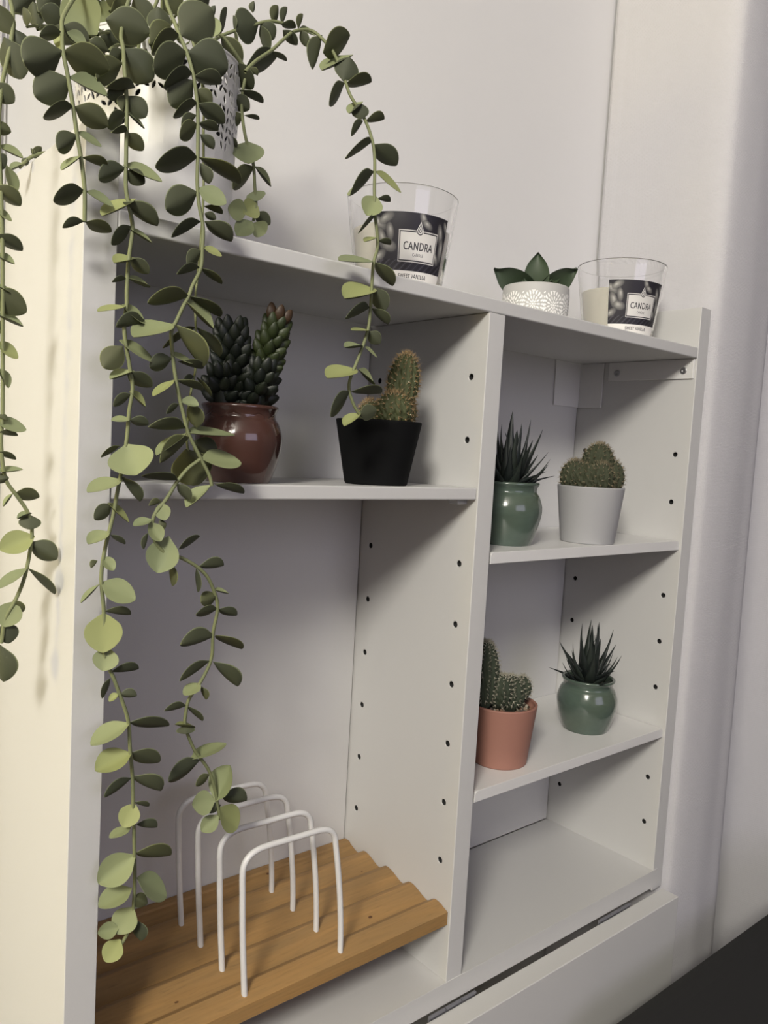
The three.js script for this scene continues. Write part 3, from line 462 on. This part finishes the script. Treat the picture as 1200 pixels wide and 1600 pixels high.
// a strand: its stem through points and its leaves (base, tip, side direction, width), in tenths of a millimetre from the pot's base
function strand(kind, stem, leaves) {
  const pts = [], extra = []; for (let i = 0; i < stem.length; i += 3) pts.push([stem[i] / 1e4, stem[i + 1] / 1e4, stem[i + 2] / 1e4]);
  if (kind === 'short') { leaves.forEach((q) => { const e = V(q[0], q[1], q[2]).multiplyScalar(1e-4), s = V(e.x * 0.15, 0.100, e.z * 0.15), m = s.clone().lerp(e, 0.55).add(V(0, 0.022, -0.012)); extra.push(new THREE.TubeGeometry(new THREE.QuadraticBezierCurve3(s, m, e), 14, 0.0008, 6)); }); }
  else if (kind !== 'branch') { const f = V(...pts[0]), s = V(f.x * 0.12, 0.100, f.z * 0.12), m = s.clone().lerp(f, 0.55).add(V(0, 0.035, -0.004)); pts.unshift(s.toArray(), m.toArray()); }
  const st = part('strand', merge([...extra, tube(pts, kind === 'thin' ? 0.0007 : 0.00105, pts.length * 6, 7)]), M.stem, plant);
  for (const q of leaves) {
    const B = V(q[0], q[1], q[2]).multiplyScalar(1e-4), T = V(q[3], q[4], q[5]).multiplyScalar(1e-4), a = V().subVectors(T, B), L = a.length(); a.normalize();
    const side = V(q[6], q[7], q[8]); side.addScaledVector(a, -side.dot(a)).normalize();
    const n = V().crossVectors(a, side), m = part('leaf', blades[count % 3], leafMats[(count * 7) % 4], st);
    m.position.copy(B); m.quaternion.setFromRotationMatrix(new THREE.Matrix4().makeBasis(side, n, a)); m.scale.set(q[9] / 1e4 * 1.1, Math.max(L, 0.012), L * 1.04); count++;
  }
}
strand('long', [-852,805,806,-867,719,850,-880,613,906,-856,497,913,-830,369,915,-809,243,918,-789,143,920,-768,-9,924,-765,-161,927], [
[-868,711,854,-971,667,857,-20,53,83,78],
[-860,751,834,-877,648,839,30,0,96,73],
[-856,759,830,-738,734,838,-16,-87,-46,87],
[-846,726,850,-757,708,859,22,95,-21,64],
[-881,606,910,-1063,494,921,-50,84,21,164],
[-878,607,910,-673,591,929,1,-71,-70,145],
[-847,491,913,-996,371,892,-63,77,11,139],
[-853,495,913,-664,491,911,1,77,-63,132],
[-830,366,915,-968,279,931,-14,38,92,115],
[-821,369,915,-666,329,921,-16,-72,-68,112],
[-806,241,918,-907,148,930,-57,67,48,96],
[-809,252,918,-687,229,908,8,71,-70,88],
[-786,150,920,-878,66,919,17,-20,97,87],
[-783,142,920,-658,143,914,-5,-13,-99,88],
[-771,-13,924,-912,-89,925,-30,58,76,112],
[-762,-14,924,-628,-47,926,18,66,-73,96],
[-768,-159,927,-867,-197,915,-24,34,91,75],
[-759,-160,927,-632,-175,919,-10,-42,-90,90]]);
strand('long', [-562,822,800,-560,770,825,-573,649,882,-571,530,910,-564,408,910,-561,222,910,-556,45,910,-536,-39,910,-517,-130,910,-527,-243,910,-534,-319,910,-537,-470,910,-535,-508,910,-545,-617,910,-540,-687,910,-512,-824,910,-491,-944,910,-505,-1057,910,-514,-1211,910,-539,-1388,910,-559,-1505,910,-576,-1616,910,-612,-1779,910,-628,-1922,910,-610,-2103,910,-592,-2385,910,-559,-2448,910,-518,-2552,910,-455,-2728,900,-432,-2895,882,-405,-3071,864,-389,-3232,848,-361,-3520,819,-341,-3788,792,-351,-4011,770,-407,-4121,757], [
[-624,903,750,-416,903,788,7,-91,-42,164],
[-566,753,832,-406,659,823,-46,-73,-51,157],
[-567,746,835,-630,659,844,-68,55,48,75],
[-579,668,871,-711,548,881,-53,63,57,125],
[-525,553,910,-685,509,949,20,13,97,119],
[-574,529,910,-663,472,902,-46,63,63,74],
[-563,501,910,-470,428,917,-51,-70,-49,97],
[-573,504,910,-594,426,904,-86,19,48,57],
[-570,416,910,-660,324,913,-50,51,70,90],
[-568,426,910,-465,380,901,19,58,-79,79],
[-555,333,910,-651,304,941,24,20,95,73],
[-564,321,910,-471,269,899,-40,-56,-73,76],
[-573,163,910,-378,140,926,14,64,-75,138],
[-559,151,910,-696,78,900,-38,62,68,109],
[-555,140,910,-461,105,904,-34,-85,-41,78],
[-505,13,910,-680,-100,931,25,-21,95,147],
[-570,-18,910,-391,-79,925,-2,-30,-95,133],
[-524,-128,910,-621,-230,903,-51,44,73,98],
[-540,-138,910,-418,-182,923,25,45,-86,91],
[-495,-282,910,-620,-318,951,38,-32,87,96],
[-522,-287,910,-425,-341,911,-28,-53,-80,78],
[-542,-391,910,-616,-416,913,-9,36,93,55],
[-542,-387,910,-412,-399,902,-2,44,-90,92],
[-541,-529,910,-684,-574,924,17,-24,96,105],
[-562,-525,910,-439,-596,916,37,59,-72,99],
[-437,-588,910,-595,-622,926,-4,60,80,114],
[-570,-707,910,-389,-788,928,30,50,-81,139],
[-549,-734,910,-642,-851,903,-75,62,-23,111],
[-484,-854,910,-609,-893,906,5,-28,96,92],
[-521,-868,910,-386,-921,900,-26,-50,-83,102],
[-497,-974,910,-586,-1037,901,-47,58,67,77],
[-508,-959,910,-407,-1023,899,26,54,-80,84],
[-496,-1103,910,-593,-1113,906,0,-42,91,68],
[-500,-1107,910,-402,-1121,912,-8,-68,-73,69],
[-516,-1234,910,-517,-1373,1039,88,32,35,211],
[-550,-1246,910,-641,-1303,898,-37,41,83,75],
[-528,-1421,910,-709,-1476,917,13,-29,95,132],
[-535,-1405,910,-421,-1519,904,-13,-9,-99,113],
[-585,-1549,910,-668,-1625,905,-66,70,25,79],
[-605,-1542,910,-491,-1636,921,33,30,-89,104],
[-588,-1693,910,-711,-1735,944,35,-30,89,94],
[-584,-1709,910,-507,-1756,910,-18,-29,-94,63],
[-624,-1822,910,-579,-1885,953,85,48,-21,62],
[-650,-1841,910,-689,-1869,908,-51,65,56,33],
[-627,-1959,910,-477,-2042,985,59,67,-45,131],
[-637,-1966,910,-730,-2049,909,-10,11,99,87],
[-606,-2110,910,-470,-2124,916,-1,-45,-89,96],
[-609,-2120,910,-621,-2314,947,93,1,36,174],
[-577,-2308,910,-617,-2415,942,89,-21,41,121],
[-563,-2441,910,-413,-2433,896,-4,-59,-81,105],
[-565,-2475,910,-611,-2569,921,-67,40,63,73],
[-514,-2566,910,-566,-2598,904,15,-42,89,43],
[-510,-2570,910,-423,-2583,915,-10,-88,-47,62],
[-444,-2741,898,-231,-2786,914,-7,-60,-79,152],
[-443,-2745,898,-642,-2823,876,-3,-20,98,150],
[-419,-2924,879,-616,-2960,891,13,-45,89,141],
[-416,-2921,880,-259,-3004,875,-38,-68,-62,124],
[-412,-3073,864,-561,-3135,866,-31,77,56,113],
[-405,-3067,864,-228,-3171,846,-37,-49,-79,144],
[-378,-3234,848,-449,-3339,870,75,-40,52,107],
[-382,-3226,848,-295,-3266,840,-28,-44,-85,67],
[-361,-3363,835,-239,-3403,827,-27,-71,-65,90],
[-393,-3374,833,-513,-3391,844,10,-6,99,85],
[-351,-3542,817,-138,-3610,804,-26,-70,-67,157],
[-351,-3554,816,-557,-3642,827,35,-74,57,157],
[-332,-3703,801,-157,-3855,821,45,42,-79,163],
[-358,-3759,795,-547,-3790,811,13,-30,95,134],
[-346,-3819,789,-266,-3882,786,-60,-77,23,74],
[-341,-3885,783,-434,-4008,779,63,-49,59,135],
[-320,-3974,775,-281,-4104,775,-59,-18,-79,95],
[-416,-3988,770,-532,-3973,776,-8,-84,53,83],
[-403,-4066,763,-482,-4172,753,61,-51,60,110]]);
strand('long', [-304,1080,768,-281,980,818,-271,922,847,-250,830,894,-223,705,931,-197,577,932,-189,475,933,-184,325,934,-181,154,936,-167,58,936,-140,-53,938,-140,-171,939,-144,-267,939,-192,-377,940,-209,-427,941,-243,-496,941,-281,-582,942,-301,-618,942,-294,-728,943,-272,-857,944,-242,-980,945,-208,-1091,946,-191,-1149,947,-106,-1295,948,-48,-1393,949,-34,-1443,949], [
[-261,918,851,-122,1088,891,77,-64,3,196],
[-244,825,898,-29,816,908,-1,-90,-44,204],
[-251,822,898,-432,674,911,-51,67,53,164],
[-271,918,849,-428,785,863,-26,40,88,145],
[-219,703,931,-64,735,917,0,-37,-93,111],
[-231,713,930,-390,601,947,-23,46,86,137],
[-222,680,931,-338,529,914,-79,58,22,133],
[-206,640,931,-114,604,928,-32,-80,-51,81],
[-197,574,932,-328,472,936,-24,34,91,117],
[-189,573,932,-43,521,945,-5,-39,-92,109],
[-198,512,932,-284,429,928,-48,47,74,83],
[-193,468,933,-293,371,944,-54,62,57,98],
[-182,477,933,-73,476,934,0,-34,-94,76],
[-173,421,933,-90,379,930,-24,-39,-89,65],
[-187,298,934,-408,206,925,-23,47,85,168],
[-172,302,934,79,246,918,-5,6,-100,180],
[-167,274,935,-103,192,926,-39,-21,-89,73],
[-174,143,936,-49,82,1006,51,84,-18,109],
[-180,121,936,-346,3,920,-57,76,31,143],
[-140,57,937,-32,54,941,4,-2,-100,76],
[-132,22,937,-70,5,944,-12,-69,-72,45],
[-156,-27,937,-311,-127,923,-29,32,90,129],
[-130,-21,937,40,-71,921,-17,-29,-94,124],
[-136,-157,938,-40,-186,968,40,65,-64,74],
[-147,-179,939,-231,-264,950,-62,67,42,84],
[-151,-268,939,-283,-312,940,-10,32,94,97],
[-140,-269,939,-17,-326,937,-3,-1,-100,95],
[-209,-430,941,-427,-483,927,-16,43,89,158],
[-234,-451,941,-50,-560,945,35,57,-74,150],
[-198,-428,941,4,-492,891,-23,2,-97,152],
[-291,-590,942,-528,-676,1004,34,-30,89,182],
[-277,-591,942,-103,-768,960,-6,-16,-99,174],
[-304,-746,943,-170,-775,942,10,49,-87,96],
[-296,-769,944,-415,-822,941,-39,85,37,91],
[-259,-781,944,-110,-785,930,-9,-12,-99,105],
[-278,-881,945,-396,-970,957,15,-6,99,103],
[-263,-880,945,-108,-910,929,-12,-13,-98,111],
[-241,-990,945,-152,-997,985,32,73,-60,69],
[-248,-1008,946,-316,-1057,946,-42,58,70,59],
[-170,-995,946,-118,-1117,911,-60,-3,-80,96],
[-203,-1132,947,-414,-1117,962,9,32,94,148],
[-191,-1156,947,94,-1144,926,-8,21,-97,200],
[-198,-1160,947,-367,-1273,957,7,-1,100,143],
[-179,-1179,947,-364,-1303,968,-31,60,74,157],
[-102,-1295,948,135,-1301,955,4,55,-84,166],
[-14,-1435,949,160,-1473,960,0,-28,-96,125],
[-38,-1439,949,-180,-1548,934,2,-17,98,126]]);
strand('thin', [-96,679,800,-89,512,800,-82,344,800,-75,174,800,-84,-174,800,-101,-422,800,-95,-566,806,-95,-814,819,-113,-891,823,-134,-1048,831,-135,-1241,840,-107,-1311,843], [
[-102,-570,806,-282,-695,803,-23,31,92,153],
[-87,-568,806,70,-694,792,-6,4,-100,141],
[-102,-840,820,-177,-875,826,-16,48,86,58],
[-87,-842,820,11,-933,815,7,14,-99,94],
[-147,-1248,840,-68,-1440,838,-85,-34,-41,209],
[-109,-1204,838,32,-1266,856,-38,-91,-18,123]]);
strand('branch', [-105,-1295,946,-181,-1354,942,-239,-1429,937,-292,-1520,930,-358,-1617,923,-351,-1729,915,-279,-1817,909,-198,-1842,908,-86,-1902,904,-18,-1961,900,34,-2041,885,78,-2150,865,73,-2319,832,84,-2481,802,29,-2628,774,-27,-2721,755,-36,-2810,739,-32,-2876,727,48,-3055,697,171,-3232,671,237,-3401,645,269,-3517,627,293,-3595,615], [
[-236,-1415,938,-435,-1390,953,11,30,95,141],
[-235,-1436,936,-162,-1518,948,-30,-39,-87,78],
[-320,-1534,929,-392,-1544,928,-10,65,75,51],
[-327,-1541,928,-306,-1629,955,87,31,37,76],
[-364,-1631,922,-466,-1657,922,9,-36,93,74],
[-385,-1645,921,-330,-1737,966,87,47,-10,82],
[-326,-1667,920,-287,-1653,922,30,-92,25,49],
[-385,-1704,917,-410,-1786,916,-71,22,67,60],
[-263,-1725,915,-339,-1906,951,86,-27,44,160],
[-201,-1798,911,-81,-1731,905,30,-60,-74,96],
[-245,-1868,905,-221,-1999,903,-3,2,-100,93],
[-70,-1903,904,80,-1894,893,-1,-69,-72,106],
[-85,-1913,903,-66,-2046,900,13,4,-99,94],
[38,-2046,884,129,-2069,894,16,18,-97,66],
[68,-2083,878,-46,-2109,888,-24,96,-16,82],
[77,-2169,861,-55,-2183,864,-6,77,63,93],
[89,-2171,861,205,-2212,861,-22,-61,-76,86],
[84,-2337,830,-127,-2345,822,-5,80,59,148],
[92,-2333,830,277,-2432,814,-22,-25,-94,147],
[73,-2492,800,-107,-2577,791,-34,63,70,139],
[99,-2500,800,270,-2646,813,-18,-29,-94,158],
[34,-2629,774,-81,-2669,803,32,-27,91,87],
[45,-2651,770,78,-2728,777,-31,-21,-93,59],
[-39,-2760,748,-173,-2754,744,1,64,77,94],
[-26,-2766,747,66,-2862,755,-13,-20,-97,93],
[-27,-2886,725,-41,-2927,758,-90,-3,-44,99],
[-97,-2869,726,28,-2897,733,3,-10,-99,90],
[36,-3125,685,258,-3063,694,5,-5,-100,162],
[96,-3142,684,-108,-3213,691,-29,88,39,152],
[240,-3460,635,296,-3235,671,-32,22,-92,164],
[174,-3255,668,83,-3301,673,-43,87,25,72],
[239,-3455,636,92,-3441,632,-10,-90,42,136],
[279,-3425,643,449,-3481,650,-26,-85,-45,125],
[284,-3494,632,197,-3515,628,-24,96,11,63],
[273,-3509,629,419,-3679,628,70,60,-39,157],
[280,-3565,620,163,-3631,626,42,-68,61,97]]);
strand('branch', [227,956,666,318,1060,628,446,1179,590,556,1299,550,675,1408,490,790,1449,490,831,1396,550,889,1323,594,920,1149,683,934,1017,750,1015,916,780,1065,792,813,1077,682,840,1047,425,900,1060,282,903,1081,187,905,1091,89,907,1065,-8,908,1058,-158,911,1055,-291,914,1046,-413,916,1015,-518,918,969,-632,920,911,-778,922,914,-838,923,965,-935,925,1003,-973,926], [
[580,1379,485,685,1330,489,-8,-25,-96,81],
[599,1442,435,701,1461,431,2,-29,-96,73],
[695,1426,480,704,1519,488,77,-2,-63,66],
[711,1426,485,763,1346,488,-25,-19,-95,67],
[711,1443,470,828,1449,472,-3,75,-66,82],
[847,1430,525,774,1219,504,-79,21,58,157],
[812,1288,599,998,1458,601,53,-56,-64,177],
[1037,1347,608,815,1200,595,11,-25,96,186],
[906,1113,699,944,1256,703,84,-24,48,146],
[911,1101,706,802,943,704,-60,41,69,134],
[926,1106,706,1105,1176,717,18,-31,-93,135],
[1025,1008,759,916,918,763,18,-18,97,99],
[996,881,787,976,968,792,76,14,64,101],
[1011,877,789,923,775,785,-55,44,71,94],
[1037,889,788,1167,947,792,19,-37,-91,100],
[1061,753,822,863,615,832,-18,33,93,169],
[1079,742,826,1263,669,838,-8,-36,-93,139],
[1058,560,868,870,394,861,-29,29,91,176],
[1073,564,868,1277,493,882,29,69,-66,152],
[1064,401,901,967,265,942,78,-42,46,129],
[1075,392,901,1169,405,907,10,-24,-96,67],
[1055,276,903,930,154,909,-31,36,88,123],
[1078,150,905,980,109,914,17,-21,96,75],
[1089,132,906,1188,139,914,10,-17,-98,70],
[1055,-2,908,802,-38,909,6,-36,93,178],
[1076,-6,908,1233,-115,909,-3,-5,-100,134],
[1090,-172,911,830,-247,949,24,-38,89,192],
[1095,-164,911,1181,-287,902,-66,-41,-63,107],
[1045,-296,914,856,-373,926,-16,52,84,143],
[1066,-297,914,1199,-364,926,3,-13,-99,105],
[1052,-436,916,914,-451,916,2,-26,97,97],
[1053,-444,916,1139,-507,920,-49,-71,-51,82],
[1006,-543,918,864,-553,924,6,-26,96,99],
[1022,-545,918,1122,-595,923,32,57,-76,78],
[962,-693,921,720,-758,957,22,-31,92,178],
[978,-691,921,1127,-758,911,22,61,-76,114],
[914,-838,923,766,-993,935,-57,59,57,150],
[929,-837,923,1161,-813,927,4,-27,-96,163],
[1013,-964,926,881,-1041,931,11,-13,99,107],
[1003,-977,926,1135,-939,924,27,-95,-15,96]]);
strand('long', [214,1271,250,287,1323,250,387,1390,250,490,1455,250,629,1534,250,736,1557,250], [
[541,1489,250,375,1396,254,-48,85,21,187],
[496,1535,250,491,1598,253,99,8,-6,44],
[370,1380,250,395,1284,253,29,5,-96,70],
[370,1380,250,364,1465,254,-23,-6,97,60],
[554,1494,250,660,1441,240,-40,-68,-61,116],
[560,1480,250,630,1350,240,-6,4,-100,104],
[639,1533,250,673,1642,249,89,-28,-36,80],
[712,1544,250,733,1655,253,80,-14,-59,79]]);
strand('long', [204,1278,350,258,1252,350,352,1181,346,406,1123,343,394,967,337,401,865,333,444,711,326,500,597,322,525,445,316,543,321,311,530,238,308], [
[413,1152,344,621,1281,331,29,-54,-79,171],
[558,1290,347,695,1284,352,4,24,-97,96],
[437,1149,343,497,1133,345,-1,-15,-99,43],
[288,1129,344,470,1044,327,-24,-33,-91,141],
[374,995,338,542,981,337,0,9,-100,118],
[332,947,337,447,907,330,-31,-79,-53,96],
[402,862,333,334,782,323,-73,58,37,74],
[420,859,332,526,873,325,-8,8,-99,75],
[454,710,326,431,568,386,86,7,51,186],
[317,702,328,379,658,325,-19,-20,-96,53],
[511,568,320,369,413,306,-57,46,68,148],
[515,574,321,655,498,311,31,66,-68,111],
[526,425,315,534,362,340,78,31,55,115],
[479,287,310,338,266,332,10,-96,-24,122],
[452,265,310,540,337,331,-62,78,-11,124],
[545,294,310,656,246,299,-36,-72,-59,84],
[521,232,308,404,122,333,65,-58,50,113],
[531,226,308,610,171,325,43,77,48,108]]);
strand('long', [-1031,969,564,-1019,847,582,-1028,717,600,-1067,466,588,-1074,284,580,-1054,-15,565,-1039,-323,551,-1030,-638,537,-1017,-1092,516,-1018,-1290,508,-988,-1464,500,-939,-1534,497,-878,-1627,493,-852,-1721,489,-856,-1819,485,-869,-1917,481,-886,-2000,478,-928,-2114,473,-971,-2198,469,-990,-2337,464], [
[-1016,737,598,-1110,843,597,74,66,11,99],
[-1062,711,599,-976,549,594,-73,-37,-58,129],
[-1015,769,593,-978,694,595,-82,-41,-40,82],
[-1103,484,590,-1012,422,592,-51,-76,-41,88],
[-1098,292,581,-1020,282,576,-14,-93,-34,57],
[-1080,198,576,-961,181,587,16,64,-76,85],
[-1099,141,573,-1041,106,566,-51,-78,-36,95],
[-1034,119,571,-989,-3,569,75,29,-60,91],
[-1090,7,567,-961,-48,560,-25,-48,-84,98],
[-1081,-101,562,-1002,-140,560,32,69,-65,61],
[-1077,-227,556,-946,-269,544,-21,-40,-89,97],
[-1075,-323,551,-983,-342,558,18,61,-77,66],
[-1082,-503,543,-923,-581,538,-43,-87,-24,124],
[-1065,-469,544,-990,-494,536,7,50,-86,56],
[-1067,-612,538,-932,-644,542,13,42,-90,97],
[-1077,-677,535,-1022,-675,530,2,-99,-11,65],
[-1063,-755,531,-952,-816,533,38,67,-64,89],
[-1048,-882,526,-984,-970,522,59,45,-67,76],
[-1053,-1153,514,-903,-1184,517,14,62,-77,107],
[-1039,-1212,511,-945,-1216,521,8,-40,-91,66],
[-1044,-1126,515,-992,-1139,519,-11,-65,-75,37],
[-1036,-1311,507,-947,-1344,505,-16,-37,-92,66],
[-1046,-1418,502,-917,-1394,512,3,21,-98,92],
[-1050,-1465,500,-983,-1443,503,30,-93,-20,50],
[-942,-1524,498,-824,-1544,494,-15,-78,-61,84],
[-955,-1528,497,-1003,-1592,491,-6,-6,100,57],
[-855,-1634,493,-930,-1650,495,6,-15,99,54],
[-864,-1645,493,-872,-1718,514,-96,2,-28,103],
[-838,-1760,488,-1008,-1820,490,28,-76,58,126],
[-863,-1794,486,-726,-1878,504,-44,-80,-41,113],
[-872,-1934,481,-1020,-2026,499,16,-6,98,122],
[-865,-1935,481,-722,-2074,485,-7,-10,-99,140],
[-938,-2102,474,-878,-2164,471,-19,-14,-97,61],
[-922,-2114,473,-987,-2238,486,85,-42,32,117],
[-967,-2223,468,-952,-2339,456,-97,-10,-23,103],
[-996,-2347,463,-959,-2542,446,-65,-5,-76,140]]);
strand('branch', [-419,527,-150,-544,485,-150,-665,445,-150,-722,404,-150,-778,335,-150], [
[-701,410,-150,-659,483,-149,72,-40,-56,59],
[-761,354,-150,-730,398,-149,82,-57,-5,38],
[-750,364,-150,-829,323,-157,16,-46,87,62],
[-701,421,-150,-713,461,-149,34,7,94,30]]);
strand('short', [-379,858,570,-309,1047,433,-214,1221,333,-109,1431,213], [
[-886,914,340,-902,998,348,39,0,92,60],
[-821,940,294,-840,1064,292,75,12,66,88],
[-770,916,546,-873,935,541,14,88,46,98],
[-616,878,614,-774,1016,609,-56,-66,-51,197],
[-454,1150,348,-355,1232,360,44,-42,-79,90],
[-308,1058,569,-400,1159,563,60,58,55,111],
[-412,970,440,-536,947,440,-18,91,36,91],
[-282,986,630,-295,1122,626,89,10,44,118],
[15,1362,231,-89,1432,231,45,68,57,138],
[-141,1125,307,-251,1037,306,-25,30,92,99],
[185,1373,314,190,1434,316,98,-8,-19,43],
[133,1190,529,163,1336,524,64,-16,-75,104],
[282,1321,242,426,1208,254,-15,-29,-94,128],
[-647,888,400,-756,946,400,42,77,48,102],
[-635,878,556,-714,973,567,-70,-53,-49,113],
[-311,1007,397,-402,1038,392,26,83,50,108],
[-358,894,686,-259,1032,674,72,-55,-44,119],
[29,1320,360,130,1493,352,76,-46,-46,140],
[-223,921,604,-319,935,603,12,87,47,77],
[-558,811,627,-659,819,630,8,89,44,80],
[41,1084,578,-68,1139,569,33,76,56,109],
[-827,1010,330,-729,1148,323,79,-57,-24,118],
[-929,1006,235,-833,1156,229,77,-51,-39,125],
[-493,1238,236,-601,1264,236,-21,-84,-50,121],
[-366,1199,381,-475,1266,378,43,72,54,142],
[-366,1160,198,-487,1219,200,-38,-76,-52,132],
[-268,1165,346,-364,1180,341,-11,-87,-48,109],
[-44,1066,605,63,1204,620,-65,56,-51,123]]);

renderer.render(scene, camera);
